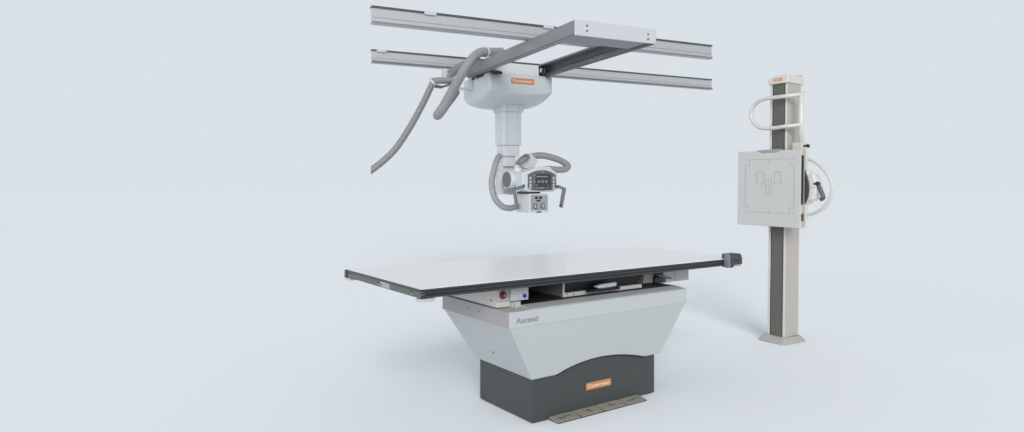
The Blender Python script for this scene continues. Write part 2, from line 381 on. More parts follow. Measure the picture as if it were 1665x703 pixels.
# right-hand bracket, locking lever, post, light box
q0 = tp(1041, 462, .26)[0]; q1 = tp(1056, 462, .26)[0]
b = MB(); b.ex([(q0, Z1+.015), (q1+.03, Z1+.015), (q1-.01, ZB-.004), (q0+.012, ZB-.004)], 1, .235, .30); b.build('lock_bracket', 'pad', T, .002)
l0 = Vector((q1-.005, .20, .690)); l1 = Vector((q1+.085, .165, .666))
b = MB(); b.loft([[l0+Vector(v) for v in ((0,-.014,-.006),(0,.014,-.006),(0,.014,.006),(0,-.014,.006))], [l1+Vector(v) for v in ((0,-.016,-.007),(0,.016,-.007),(0,.016,.007),(0,-.016,.007))]], smooth=False)
lv = b.build('lock_lever', 'clampgrey', T, .003)
b = MB(); b.box(q1+.0, q1+.10, .21, .30, Z1+.012, .672); b.build('lever_pivot', 'dark', lv, .006)
r0 = tp(1078, 470, .24)[0]; r1 = tp(1094.5, 467, .24)[0]
b = MB(); b.box(r0, r1, .24, .66, Z1+.001, ZB-.001); b.build('carrier_post', 'pad', T, .006)
s0, sz = tp(1100.5, 445.5, .30); s1, sz1 = tp(1120, 455.3, .30)
b = MB(); b.ex([(s0-.10, .36), (s0, .30), (s1, .30), (s1, .66), (s0-.10, .66)], 2, sz1, ZB-.001); b.build('drive_cover', 'paint', T, .003)

# ================================================================== CEILING RAILS
def ceiling_rail(y, x0, x1, label, hx):
    t = thing('ceiling_rail', RF, label, 'ceiling rail', 'pair of ceiling rails the bridge rolls on', z=2.62, at=(x0, y))
    ln = x1-x0; zt = 0
    b = MB(); b.ex([(0,-.006),(0,-.100),(-.010,-.103),(-.010,-.111),(-.002,-.113),(-.002,-.117),(-.014,-.119),(-.014,-.129),(.045,-.129),(.045,-.121),(.012,-.119),(.012,-.012),(.045,-.010),(.045,-.006)], 0, 0, ln)
    r = b.build('rail_profile', 'alu', t)
    b = MB(); b.box(0, ln, -.0025, -.0002, -.080, -.078); b.build('web_groove', 'girder', r)
    b = MB(); b.box(0, ln, -.0165, -.0143, -.1285, -.1195 if y < 1 else -.1135); b.build('flange_strip', 'girder' if y < 1 else 'grip', r)
    if y > 1:
        b = MB(); b.box(0, ln, -.0165, -.0145, -.1190, -.1045); b.build('cover_strip', 'hose', r)
    b = MB(); b.box(0, ln, -.012, .048, -.0055, .008); b.build('top_strip', 'darkgrey', t)  # plain dark strip along the rail's top edge
    for h in hx:
        b = MB(); b.box(h-.05, h+.05, -.018, .05, -.016, .013); b.build('rail_hanger', 'plate', t, .003)
    return t
hA = (RF.un(699, 24, 1, .781).x)+1.344
hA2 = (RF.un(891, 45, 1, .781).x)+1.344
ceiling_rail(.781, -1.344, 2.021, 'upper silver ceiling rail running behind the bridge frame end, top of the picture', [hA, hA2])
hB = (RF.un(620, 84, 1, 2.412).x)+.945
ceiling_rail(2.412, -.945, 3.496, 'lower silver ceiling rail passing behind the hoses and the carriage', [hB])

# ================================================================== BRIDGE
BZ = 2.491; GH = .114; GW = .741; BL = 2.20
BR = thing('ceiling_bridge', RF, 'grey ceiling bridge frame of two girders with a white end plate', 'bridge frame')
for x, s in ((0, 1), (GW, -1)):
    b = MB(); z0, z1 = BZ-GH, BZ
    pr = [(0,z1),(0,z0),(.055,z0),(.055,z0+.006),(.047,z0+.006),(.047,z0+.010),(.006,z0+.012),(.006,z0+.05),(.012,z0+.053),(.012,z0+.061),(.006,z0+.064),(.006,z1-.008),(.10,z1-.008),(.10,z1-.016),(.108,z1-.016),(.108,z1)]
    b.ex([(x+s*p[0], p[1]) for p in pr][::s], 1, .014, BL) if False else None
    b.poly([(x+s*p[0], .014, p[1]) for p in pr], [(x+s*p[0], BL, p[1]) for p in pr])
    g = b.build('girder', 'girder' if s > 0 else 'girdershade', BR)
    if s < 0:
        b = MB(); b.box(x-.056, x-.0005, .016, BL, z0-.004, z0-.0005); b.build('girder_shade_strip', 'dark', g)  # dark sheet paints the shade under the right girder's lip
    b = MB(); xa, xb = sorted((x-s*.0015, x+s*.0005)); b.box(xa, xb, .016, BL, z0+.004, z0+.010); b.build('girder_groove', 'darkgrey', g)
    b = MB(); xa, xb = sorted((x+s*.0125, x+s*.0145)); b.box(xa, xb, .02, BL, z0+.055, z0+.059); b.build('inner_groove', 'dark', g)
b = MB(); b.box(-.003, GW+.003, 0, .012, BZ-GH-.002, BZ+.002); e = b.build('end_plate', 'plate', BR, .002)
for u, v in ((954.4,42),(954.4,50.5),(1053.8,56),(1053.8,64)):
    p = RF.un(u, v, 1, 0); b = MB(); b.cyl((p.x, 0, p.z), (p.x, -.003, p.z), .0075); b.build('screw', 'screw', e)
b = MB(); b.box(.056, GW-.056, .014, .28, BZ-GH+.004, BZ-GH+.012); b.box(.112, GW-.112, .27, .28, BZ-GH+.0125, BZ-.03); b.build('cross_plate', 'girder', BR)
b = MB(); b.box(.012, GW-.012, BL-.02, BL, BZ-GH, BZ); b.build('rear_plate', 'plate', BR)
# rollers that carry the bridge on the rails (between rail bottom and girder)
# hose brackets on the far side
def R_at(u, v, y): return RF.un(u, v, 1, y)
def clip(u0, u1, v0, v1, y, nm='hose_clip', parent=BR, d=.06, m='plate'):
    a = R_at(u0, v1, y); c = R_at(u1, v0, y); b = MB(); b.ex(rrect(a.x, c.x, a.z, c.z, min(c.x-a.x, c.z-a.z)*.3, 3), 1, y, y+d)
    return b.build(nm, m, parent, .003)

# ================================================================== CARRIAGE, COLUMN, TUBE HEAD
CR = thing('x_ray_tube_carriage', RF, 'white ceiling carriage with telescopic column carrying the x-ray tube head', 'x-ray tube crane')
CX0, CX1, CY0, CY1 = .066, .780, 1.757, 2.465
def crease(x):
    t = (x-.423)/.357; return 2.168+.040*t*t
def prof_y(x):
    c = crease(x); t = abs((x-.423)/.357)
    up = .046*t**4
    return [(CY0, 2.372), (CY0, (2.372+c)/2), (CY0, c+.012), (CY0+.002, c+.003), (CY0+.012, c-.005),]+[(CY0+.012+.43*(.45*k/9+.55*(1-math.cos(PI/2*k/9))), c-.005-(c-.005-2.064-up)*math.sin(PI/2*k/9)) for k in range(1, 9)]+[(2.18+.02, 2.064+up), (2.30, 2.064+up), (2.38, 2.085+up), (2.43, 2.122+up), (2.458, 2.175+up*.5), (CY1, 2.25), (CY1, 2.372)]
nxx = 36; cols = []
def ease(k):
    t = k/nxx; return t
bmm = MB(); bmv = bmm.bm; grid = []
R_ = .022
for k in range(nxx+1):
    # denser near both sides for a rounded vertical edge
    t = k/nxx; x = CX0+(CX1-CX0)*(.5-.5*math.cos(PI*t))
    d = min(x-CX0, CX1-x); inset = R_-math.sqrt(max(0, R_*R_-(R_-min(d, R_))**2))
    row = []
    pr = prof_y(x)
    for (y, z) in pr:
        yy = min(max(y, CY0+inset), CY1-inset); zz = z+inset*.9 if z < 2.3 else z
        row.append(bmv.verts.new((x, yy, zz)))
    grid.append(row)
for a, c in zip(grid, grid[1:]):
    for i in range(len(a)-1):
        f = bmv.faces.new((a[i], a[i+1], c[i+1], c[i])); f.smooth = True
    bmv.faces.new((a[-1], a[0], c[0], c[-1]))
bmv.faces.new(grid[0][::-1]); bmv.faces.new(grid[-1])
cv = bmm.build('carriage_cover', 'shell', CR)
b = MB(); ztop = 2.478; b.box(.115, .622, CY0+.001, CY1-.02, 2.30, ztop); b.build('carriage_top_cover', 'shell', CR, .006)
p0 = RF.un(831, 127.3, 1, CY0); p1 = RF.un(868.3, 138.2, 1, CY0)
b = MB(); b.ex(rrect(p0.x, p1.x, 2.2745, 2.3335, .010), 1, CY0-.004, CY0-.0002); bd = b.build('badge', 'orange', cv, .001)
text('badge_lettering', 'Carestream', 'white', bd, (p1.x-p0.x)*.88, .032, (p0.x+(p1.x-p0.x)*.06, CY0-.004, 2.289), (PI/2, 0, 0), .001, bold=.012)
# wheels against the girders
for x in (.640,):
    b = MB(); b.cyl((x-.012, CY0-.030, 2.425), (x+.012, CY0-.030, 2.425), .034); w = b.build('roller', 'black', CR, .003)
    b = MB(); b.cyl((x+.013, CY0-.030, 2.425), (x+.017, CY0-.030, 2.425), .030); b.build('roller_rim', 'pad', w)
    b = MB(); b.cyl((x-.013, CY0-.030, 2.425), (x-.016, CY0-.030, 2.425), .022); b.build('roller_rim', 'pad', w)
b = MB(); b.box(.085, .155, CY0-.10, CY0-.01, 2.350, 2.372); b.box(.16, .185, CY0-.06, CY0-.01, 2.352, 2.368); b.build('stop_block', 'black', CR, .003)
b = MB(); b.box(.058, .0655, 1.90, 2.08, 2.352, 2.372); b.build('side_seal', 'black', CR)
b = MB(); b.box(.058, .0655, 2.14, 2.26, 2.352, 2.372); b.build('side_seal', 'black', CR)
# cable bracket on left side of the cover
q = RF.un(767, 146, 0, CX0); 
yb = q.y
b = MB(); bx0 = RF.un(744, 146, 1, yb).x
b.box(bx0, CX0+.002, yb-.02, yb+.02, q.z-.012, q.z+.012); b.box(bx0, bx0+.022, yb-.018, yb+.018, q.z+.012, 2.395); b.box(CX0-.012, CX0+.001, yb-.024, yb+.024, q.z-.012, 2.372)
b.build('cable_bracket', 'shell', CR, .004)

# telescopic column (px measured at plane y=2.0 of its front face)
CC = (.418, 2.09)
def colsec(u0, u1, v0, v1, name, r=.018, hd=None, parent=CR, ribs=True, m='shell'):
    w = (u1-u0)*.00665/2*.80
    z1 = H+(HY-v0)*.00648; z0 = H+(HY-v1)*.00648
    uc = (u0+u1)/2
    P = RF.un(uc, 200, 1, CC[1]); cx = P.x
    b = MB(); hd = hd or w
    out = rrect(cx-w, cx+w, CC[1]-hd, CC[1]+hd, r, 4)
    b.ex(out, 2, z0, z1)
    o = b.build(name, m, parent, .003)
    if ribs:
        for dx in (-.55*w, .55*w):
            b = MB(); b.box(cx+dx-.003, cx+dx+.003, CC[1]-hd-.003, CC[1]-hd-.0003, z0+.004, z1-.004); b.build('guide_strip', 'plate', o)
    return o
colsec(803, 850, 168, 183.5, 'column_collar', .03)
colsec(806, 846.5, 183, 237, 'column_section')
colsec(808.5, 843.5, 237, 254.5, 'column_section', ribs=False)
colsec(811.5, 838, 254, 271, 'column_section', ribs=False)

# --- tube head
HD = tag(bpy.data.objects.new('dummy', None), None, None); bpy.data.objects.remove(HD)
def RP(pts, y): return [(lambda q: (q.x, q.z))(RF.un(u, v, 1, y)) for u, v in pts]
def px_prism(name, m, pts, y, d, parent=CR, bev=.004):
    b = MB(); b.ex(RP(pts, y), 1, y, y+d); return b.build(name, m, parent, bev)
yk = 1.98
arm = px_prism('swivel_bracket', 'shell', [(815.5,269),(836,269),(836,317),(812,316),(803,313.5),(803,302.5),(812,301),(812,279),(815.5,275)], 2.06, .10, bev=.006)
b = MB(); q = RF.un(826, 300, 1, 2.0); b.cyl((q.x, 1.98, q.z-.05), (q.x, 1.98, q.z+.12), .05); b.build('swivel_joint', 'shell', arm, .004)
# tube housing: horizontal cylinder, end cap to the left front
e0 = RF.un(824.5, 292, 1, 1.86); ax = Vector((1, .12, -.02)).normalized()
b = MB()
prof_c = [(0,.080),(.006,.086),(.02,.088),(.10,.090),(.16,.088),(.24,.084),(.30,.070),(.31,.0)]
def revolve(b, o, ax, pf, n=32):
    t = ax.normalized(); u = t.orthogonal().normalized(); w = t.cross(u)
    b.loft([[o+t*d+(u*math.cos(a)+w*math.sin(a))*max(r, .0005) for a in [2*PI*k/n for k in range(n)]] for d, r in pf])
revolve(b, e0, ax, prof_c); th = b.build('tube_housing', 'shell', CR)
b = MB(); revolve(b, e0-ax*.016, ax, [(0,.068),(.004,.076),(.0155,.078)]); b.build('end_cap', 'capgrey', th)
b = MB(); revolve(b, e0+ax*.05, ax, [(0,.0905),(.0015,.0925),(.012,.0925),(.0135,.0905)]); b.build('seam_ring', 'plate', th)
b = MB(); q = e0+ax*.12; b.cyl(q+Vector((0,0,.04)), q+Vector((.02,0,.125)), .055, .045); b.build('cable_socket', 'shell', th, .004)
b = MB(); b.cyl(q+Vector((0,-.084,.02)), q+Vector((0,-.094,.02)), .03); b.build('cover_disc', 'plate', th, .002)
# console housing + display
yc = 1.62
hs = px_prism('console_housing', 'shell', [(849,282),(857,278.5),(869,274.5),(872,271),(895,271),(898,275.5),(906,281.5),(907,307),(901,312),(862,312.5),(850,309)], yc+.012, .16, bev=.012)
b = MB(); face = [(858.8,283.8),(868.4,279.2),(876,277.5),(882,277),(888,277.4),(894.6,279.2),(903.7,283.8),(904.3,304.8),(899.2,308.8),(882,310.3),(865,309.6),(858.8,306)]
dp = px_prism('display', 'bezel', face, yc, .013, bev=.003)
px_prism('screen', 'screendark', [(871,283),(896,283),(896,308),(871,308)], yc-.0022, .002, dp, 0)
def pxbox(b, u0, u1, v0, v1, y, d):
    a = RF.un(u0, v1, 1, y); c = RF.un(u1, v0, 1, y); b.box(a.x, c.x, y, y+d, a.z, c.z)
b = MB()
for k in range(9): pxbox(b, 872.2+k*2.1, 873.9+k*2.1, 286.6, 288.3, yc-.0034, .001)
b.build('screen_heading', 'pix', dp); b = MB()
for u in (874.2, 880.2, 886.4):
    pxbox(b, u, u+4.2, 293.6, 294.6, yc-.0034, .001); pxbox(b, u+.5, u+1.7, 295.2, 297.6, yc-.0034, .001); pxbox(b, u+2.3, u+3.7, 295.2, 297.6, yc-.0034, .001)
pxbox(b, 872.4, 873.6, 299.8, 302.4, yc-.0034, .001)
for k in range(4): pxbox(b, 875.6+k*2.6, 877.4+k*2.6, 304.6, 306.8, yc-.0034, .001)
b.build('screen_readout', 'pix', dp)
b = MB(); pxbox(b, 871.8, 874.2, 304.4, 307.2, yc-.0034, .001); b.build('screen_icon', 'pixg', dp)
b = MB(); pxbox(b, 890.5, 891.8, 300.4, 302.4, yc-.0034, .001); b.build('screen_icon', 'pixg', dp)
b = MB()
for k in range(4): pxbox(b, 887.4+k*2, 888.6+k*2, 304.8, 306.4, yc-.0034, .001)
b.build('screen_readout', 'pixg', dp)
b = MB(); pxbox(b, 879.4, 884.4, 279.0, 280.7, yc-.0015, .001); b.build('display_badge', 'salmon', dp)
for u in (862.3, 900.1):
    for v in (290, 295.7, 300.9, 305.4):
        q = RF.un(u, v, 1, yc); b = MB(); b.ex(rrect(q.x-.011, q.x+.011, q.z-.012, q.z+.012, .005, 3), 1, yc-.004, yc-.0003); b.build('display_button', 'pad', dp, .0015)
for v in (284.5, 294):
    b = MB(); pxbox(b, 868, 869.3, v, v+2.2, yc-.0015, .001); b.build('display_icon', 'pad', dp)
# handles
def hpath(pts): return [RF.un(u, v, 1, y) for u, v, y in pts]
def bar(name, pts, w, t, m='grip', parent=CR):
    P = hpath(pts); b = MB(); loops = []
    for i, p in enumerate(P):
        d1 = (P[i]-P[i-1]).normalized() if i else (P[1]-P[0]).normalized(); d2 = (P[i+1]-P[i]).normalized() if i < len(P)-1 else d1
        d = (d1+d2).normalized(); y = Vector((0,1,0)); n = d.cross(y).normalized()
        k = 1/max(.5, d.dot(d1)); loops.append([p+n*w/2*k-y*t/2, p+n*w/2*k+y*t/2, p-n*w/2*k+y*t/2, p-n*w/2*k-y*t/2])
    b.loft(loops, smooth=False); return b.build(name, m, parent, .007, 3)
hl = bar('steering_handle', [(856,300,1.70),(850,303.5,1.60),(836,308.2,1.55),(841,340.5,1.53)], .030, .028)
hr = bar('steering_handle', [(901,304,1.66),(908,303.6,1.60),(917.4,307.3,1.56),(912,337.6,1.54)], .030, .028)
q = RF.un(912.4, 334, 1, 1.52); b = MB(); b.box(q.x-.006, q.x+.004, 1.524, 1.53, q.z-.014, q.z+.012); b.build('handle_button', 'black', hr)
b = MB(); q = RF.un(854, 301, 1, 1.70); b.cyl(q+Vector((0,.02,0)), q+Vector((0,-.03,0)), .030); b.build('handle_boss', 'grip', hl, .004)
# collimator
yf = 1.66
a = RF.un(860.6, 346.5, 1, yf); c = RF.un(891.3, 315, 1, yf)
b = MB(); b.box(a.x, c.x, yf, yf+.30, a.z, c.z)
cm = b.build('collimator', 'shell', CR, .008, 3)
b = MB(); pxbox(b, 863, 890.3, 317, 342.8, yf-.003, .0028); b.build('collimator_fascia', mat('fascia_grey', (.31,.335,.36), .45), cm, .001)
b = MB()
for u0, u1, v0, v1 in ((870,874.5,320,324),(876.6,881.4,320,324),(872.6,878.8,325.2,328)): pxbox(b, u0, u1, v0, v1, yf-.0055, .002)
b.build('indicator_window', 'black', cm)
for u, v in ((870.3,335.7),(882.4,335.3)):
    q = RF.un(u, v, 1, yf); k_ = MB(); k_.cyl((q.x, yf-.0035, q.z), (q.x, yf-.03, q.z), .0225, .018); kb = k_.build('collimator_knob', 'alu', cm, .002)
    k_ = MB(); k_.cyl((q.x, yf-.0031, q.z), (q.x, yf-.006, q.z), .0275); k_.build('knob_seat', 'black', kb)
    k_ = MB(); k_.box(q.x-.003, q.x+.003, yf-.0335, yf-.0302, q.z-.016, q.z+.016); k_.build('knob_pointer', 'black', kb)
b = MB(); pxbox(b, 872.6, 880, 344, 346.3, yf-.005, .004); b.build('tape_slot', 'black', cm)
b = MB(); b.box(a.x-.012, a.x+.10, yf+.02, yf+.26, c.z+.001, c.z+.022); b.box(a.x+.10, a.x+.15, yf+.05, yf+.22, c.z+.001, c.z+.018); b.build('swivel_plate', 'black', cm, .002)
b = MB(); q = RF.un(870, 305, 1, 1.80); b.cyl((q.x, 1.80, c.z+.022), (q.x, 1.80, q.z+.05), .07); b.build('collimator_neck', 'shell', CR, .004)
# upper cable horn and its grey lever cluster
px_prism('cable_horn', 'shell', [(848.5,271),(853,264),(862,252),(864.8,249.5),(868.5,253),(875.3,261.6),(871,268),(864,273.5),(856,276)], 1.84, .10, bev=.012)
bar('cable_strap', [(839.5,268,1.86),(845,259.5,1.85),(853,254,1.84),(859,253,1.84)], .035, .03, 'hose')
bar('cable_strap', [(843.5,268.5,1.80),(849,263.5,1.79),(857,259.5,1.78),(861,255,1.80)], .018, .03, 'grip')
bar('cable_strap', [(852.0,253.5,1.80),(853.6,251.5,1.80),(856.8,250.6,1.80)], .012, .02, 'hose')
# hoses of the head
def hose(name, pts, r, m, parent=None):
    P = hpath(pts)
    b = MB(); b.tube(P, r, 16, True); return b.build(name, m, parent)
hose('column_cable_hose', [(812,254,2.02),(808.5,259,1.98),(803.2,276,1.95),(799.4,300,1.92),(804.5,322,1.88),(816,335.5,1.86),(828.4,338.8,1.86),(838,336.5,1.90),(846,332,1.98)], .031, 'hoselight', CR)
hose('head_cable_hose', [(860,256.5,1.88),(868,253.8,1.87),(884,253.4,1.86),(903,258,1.84),(917,264.5,1.82),(923.4,270.5,1.80),(918.5,275.4,1.78),(907,276.4,1.77),(893,275.2,1.78),(884,276,1.82)], .034, 'hoselight', CR)

# ================================================================== CABLE HOSES AT THE CEILING
Hb = bpy.data.objects.new('cable_hose', None)
def top_hose(pts, r, m, label, coll=None, cut=False):
    P = hpath(pts); o0 = RF.o+RF.M @ P[0]
    e = bpy.data.objects.new('cable_hose', None); C.objects.link(e); e.location = o0; e.rotation_euler = (0, 0, RF.yaw)
    tag(e, label, 'cable hose', 'grey corrugated hoses slung from the bridge')
    b = MB(); b.tube([p-P[0] for p in P], r, 18, True, ridge=0)
    if cut:                                              # square-cut end: sliced by an upright plane
        nn = (RF.M.transposed() @ Vector((1, 0, 0))); c0 = P[-2]-P[0]
        res = bmesh.ops.bisect_plane(b.bm, geom=list(b.bm.verts)+list(b.bm.edges)+list(b.bm.faces), plane_co=c0, plane_no=-nn, clear_outer=True)
        bmesh.ops.holes_fill(b.bm, edges=[q_ for q_ in b.bm.edges if len(q_.link_faces) == 1])
    b.build('hose_sleeve', m, e)
    for k in coll or []:
        i, w = k; p = P[i]-P[0]; d = (P[min(i+1, len(P)-1)]-P[max(i-1, 0)]).normalized()
        b = MB(); b.cyl(p-d*w, p+d*w, r*1.22); b.build('hose_collar', 'plate', e, .004)
    return e
bpy.data.objects.remove(Hb)
top_hose([(815,84.5,2.30),(800,85,2.10),(789,84.5,1.95),(779,86.5,1.90),(767,96.5,1.86),(752,119,1.83),(736,147,1.80),(722,172,1.80),(713.6,184,1.84),(711.5,188,1.93),(716,183.5,2.02),(727,168,2.06),(734,159,2.08),(741,149,2.12)], .0455, 'hoselight',
         'thick grey hose arching over the left girder and looping down to the carriage', [(2, .017)])
top_hose([(776,99,2.46),(762,104,2.42),(748,110,2.38),(736,118,2.34),(730,122.5,2.30),(726,126,2.30)], .046, 'hose',
         'short thick hose lying behind the arched loop below the lower rail', [])
top_hose([(737,130.5,2.26),(724,131.2,2.28),(712,131.5,2.30),(704.5,134.5,2.32),(699,145,2.34),(688,168,2.36),(668.5,204,2.38),(646,238.5,2.40),(626,259.5,2.42),(604,276.8,2.45),(592,284,2.46)], .034, 'hose',
         'long slim hose hanging down from the bridge to the lower left', [(3, .012)], cut=True)
clip(721.5, 727.5, 112, 128, 2.26)
clip(700.5, 727, 127.5, 129.5, 2.36)
b = MB(); P = hpath([(708,140.5,2.34),(718,142.0,2.30),(735,136.5,2.26)])
b.loft([[p+Vector((0,sy*.03,sz*.012)) for sy, sz in ((-1,-1),(1,-1),(1,1),(-1,1))] for p in P], smooth=False); b.build('hose_tray', 'darkgrey', BR, .003)

# ================================================================== WALL STAND
S = thing('wall_bucky_stand', SF, 'cream upright detector stand with a square panel and looped grab handles', 'x-ray wall stand')
S.rotation_euler = (0, 0, SF.yaw)
lean = math.radians(.72)
# the photographed stand leans a touch to the right: tilt about the view-parallel axis
S.rotation_mode = 'QUATERNION'
S.rotation_quaternion = (Matrix.Rotation(lean, 3, 'Y') @ SF.M).to_quaternion()
off = Matrix.Rotation(lean, 3, 'Y') @ Vector((0,0,1.25))-Vector((0,0,1.25)); S.location = SF.o-Vector((off.x, 0, 0))
w, dd, ZC = .156, .176, 2.065
y0s, y1s = -.014, .143
b = MB()
b.ex([(.0,y1s),(.0,.122),(.006,.121),(.006,.005),(.0,.004),(.0,y0s),(dd,y0s),(dd,y1s)], 2, .04, ZC); colm = b.build('column', 'cream', S, .003)
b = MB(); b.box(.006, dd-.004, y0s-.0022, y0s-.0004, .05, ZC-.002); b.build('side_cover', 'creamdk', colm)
b = MB(); b.box(.0025, .0055, .012, .114, .045, ZC-.001); st = b.build('drive_belt', 'strip', colm)
b = MB(); b.box(.0015, .0055, .1145, .1205, .045, ZC-.001); b.box(.0015, .0055, .0055, .0115, .045, ZC-.001); b.build('belt_edge', 'stripedge', st)
# cap with arched front
n = 14; ya, yb_ = -.026, .152
out = [(ya, ZC-.002)]+[]
top_ = []
for k in range(n+1):
    t = k/n; y = yb_+(ya-yb_)*t; 
    z = ZC+.042+.022*math.sin(PI*min(1, t*.98))**.8-.0*t
    top_.append((y, z))
ctr = [(yb_, ZC-.004)]+[(yb_, ZC+.034)]+[(yb_+(ya-yb_)*t, ZC+.034+.030*math.sin(PI*(.06+.60*t))) for t in [k/12 for k in range(1, 13)]]+[(ya, ZC-.004)]
b = MB(); b.ex(ctr, 0, -.016, dd+.022); cp = b.build('column_cap', 'cream', S, .006, 3)
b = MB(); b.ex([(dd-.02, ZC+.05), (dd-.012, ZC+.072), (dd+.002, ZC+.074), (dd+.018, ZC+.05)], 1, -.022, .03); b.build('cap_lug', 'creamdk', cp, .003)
b = MB(); q0 = SF.un(1256.5, 129, 0, -.016); q1 = SF.un(1269.5, 129, 0, -.016)
b.ex(rrect(q1.y-.002, q0.y+.004, 2.083, 2.103, .003), 0, -.0185, -.0162); bd = b.build('badge', 'orange', cp)
text('badge_lettering', 'Carestream', 'white', bd, (q0.y-q1.y)*.9, .011, (-.0185, q0.y, 2.0885), (PI/2, 0, -PI/2), .0007)
# base casting
def bl(x0, x1, ya, yb, z, r=.02): return [(x, y, z) for x, y in rrect(x0, x1, ya, yb, r, 4)]
b = MB(); b.loft([bl(-.050+i_, .235-i_, -.055+i_*.8, .200-i_*.8, z_, .035-i_*.3) for i_, z_ in ((0,0),(0,.010),(.003,.016),(.009,.024),(.017,.034),(.025,.043),(.031,.049),(.038,.052))], smooth=True)
b.build('base_casting', 'basegrey', S, .004, 3)
b = MB(); b.box(.09, .15, y0s-.008, y0s-.0025, .058, .070); b.build('cable_exit', 'basegrey', colm, .003)
# detector panel
PX = -.14; PD = .058; py0, py1, pz0, pz1 = -.236, .338, .929, 1.5225
b = MB(); b.box(PX, PX+PD*.45, py0, py1, pz0, pz1); pn = b.build('detector_panel', 'panel', S, .004)
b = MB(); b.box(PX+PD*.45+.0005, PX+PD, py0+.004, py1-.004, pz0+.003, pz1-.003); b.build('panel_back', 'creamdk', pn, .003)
def SY(u, v): q = SF.un(u, v, 0, PX); return (q.y, q.z)
b = MB(); lw = .0032
oy0, oy1, oz0, oz1 = -.182, .262, 1.035, 1.455; n1, n2 = .038, .045
o_ = [(oy1-n1,oz1),(oy0+n1,oz1),(oy0+n1,oz1-n2),(oy0,oz1-n2),(oy0,oz0+n2),(oy0+n1,oz0+n2),(oy0+n1,oz0),(oy1-n1,oz0),(oy1-n1,oz0+n2),(oy1,oz0+n2),(oy1,oz1-n2),(oy1-n1,oz1-n2)]
b.ring(o_, lw, 0, PX-.0006, PX-.0001)
mid = (oy0+oy1)/2; mz = (oz0+oz1)/2
for p, q in (((mid,oz1),(mid,oz1-.022)),((mid,oz0),(mid,oz0+.022)),((oy0,mz),(oy0+.02,mz)),((oy1,mz),(oy1-.02,mz)),
             ((oy1,oz1),(oy1-.012,oz1)),((oy0,oz1),(oy0+.008,oz1)),((oy0,oz1),(oy0,oz1-.010)),((oy1,oz0),(oy1-.010,oz0)),((oy0,oz0),(oy0+.012,oz0)),((oy0,oz0),(oy0,oz0+.012))):
    b.line(p, q, lw, 0, PX-.0014, PX-.0008)
for u0, u1, v0, v1 in ((1230.2,1241,281,300),(1258.8,1269.5,280,299.5),(1245,1254,292.5,316.8)):
    a = SY(u0, v0); c = SY(u1, v1); b.ring([(a[0],a[1]),(c[0],a[1]),(c[0],c[1]),(a[0],c[1])], lw, 0, PX-.0006, PX-.0001)
a = SY(1245,304.6); c = SY(1254,304.6); b.line(a, (c[0], a[1]), .0025, 0, PX-.0014, PX-.0008)
a = SY(1249.5,296); c = SY(1249.5,301); b.line(a, (a[0], c[1]), .0025, 0, PX-.0014, PX-.0008)
a = SY(1249.5,307); c = SY(1249.5,313); b.line(a, (a[0], c[1]), .0025, 0, PX-.0014, PX-.0008)
b.build('chamber_markings', 'line', pn)
# grey finger recess on top edge
hy0 = SY(1271, 245)[0]; hy1 = SY(1231, 247)[0]
b = MB(); b.ex([(hy0, pz1+.010), (hy1, pz1+.006), (hy1-.01, pz1-.004), (hy1-.05, pz1-.016), (hy0+.05, pz1-.015), (hy0+.012, pz1-.002)], 0, PX-.006, PX+.02); b.build('top_grip', mat('grip_grey', (.32,.325,.33), .55), pn, .004)
# side plate and mechanisms behind the panel's right edge
sx = PX+PD
zfa = SF.un(1306, 278, 0, -.08).z; zfb = SF.un(1306, 333, 0, -.08).z
b = MB(); b.box(sx+.0005, sx+.030, py0-.004, py0+.05, zfa, pz1+.02); sp = b.build('side_frame', 'cream', S, .003)
b = MB(); b.box(sx+.0005, sx+.030, py0-.004, py0+.05, pz0+.012, zfb); b.build('side_frame', 'cream', S, .003)
b = MB(); b.box(PX+.008, PX+.026, py0-.010, py0-.0005, pz0+.18, pz1-.045); b.build('cassette_slot', 'black', sp, .002)
b = MB(); b.box(PX+.014, PX+.034, py0-.008, py0-.0005, pz0+.055, pz0+.11); b.box(PX+.010, PX+.024, py0-.012, py0-.0005, pz0+.085, pz0+.095); b.build('slot_latch', 'dark', sp, .002)
def SQ(u, v, x): return SF.un(u, v, 0, x)
# black knob above the panel
q = SQ(1306, 237.8, -.06)
b = MB(); b.cyl((q.x, q.y, q.z), (q.x, q.y-.03, q.z), .010); b.cyl((q.x, q.y-.025, q.z), (q.x, q.y-.045, q.z), .015, .013); b.build('clamp_knob', 'black', sp, .003)
b = MB(); q = SQ(1306, 246, -.06); b.cyl((q.x, q.y, q.z), (q.x, q.y-.02, q.z), .007); b.build('screw', 'black', sp)
# dark pivot disc and pale drum
dc = SQ(1305, 308.5, -.085)
b = MB(); b.ex([(q.y, q.z) for q in [SQ(u, v, -.075) for u, v in ((1302,276),(1307,279),(1311,287),(1313.6,298),(1314.3,308),(1313,320),(1310,329),(1306,334),(1302,336))]], 0, -.078, -.060)
pv = b.build('pivot_disc', mat('olive_black', (.06,.06,.045), .5), S)
# pale octagonal drum
def ngon(cy, cz, pts): return [(cy+a, cz+b_) for a, b_ in pts]
dr = [SQ(u, v, -.06) for u, v in ((1304,277),(1311,277.5),(1312.5,282),(1321,283.5),(1324.5,293),(1327,303),(1326.5,312),(1322,323),(1319,326.5),(1314,326),(1308.5,332),(1304,333))]
b = MB(); b.ex([(q.y, q.z) for q in dr], 0, -.058, .03); drm = b.build('pivot_cover', 'tilewhite', S, .004)
a = SQ(1304, 304.7, -.06); c = SQ(1326, 304.7, -.06); b = MB(); b.line((a.y, a.z), (c.y, a.z), .0022, 0, -.0592, -.0585); b.build('cover_seam', 'line', drm)
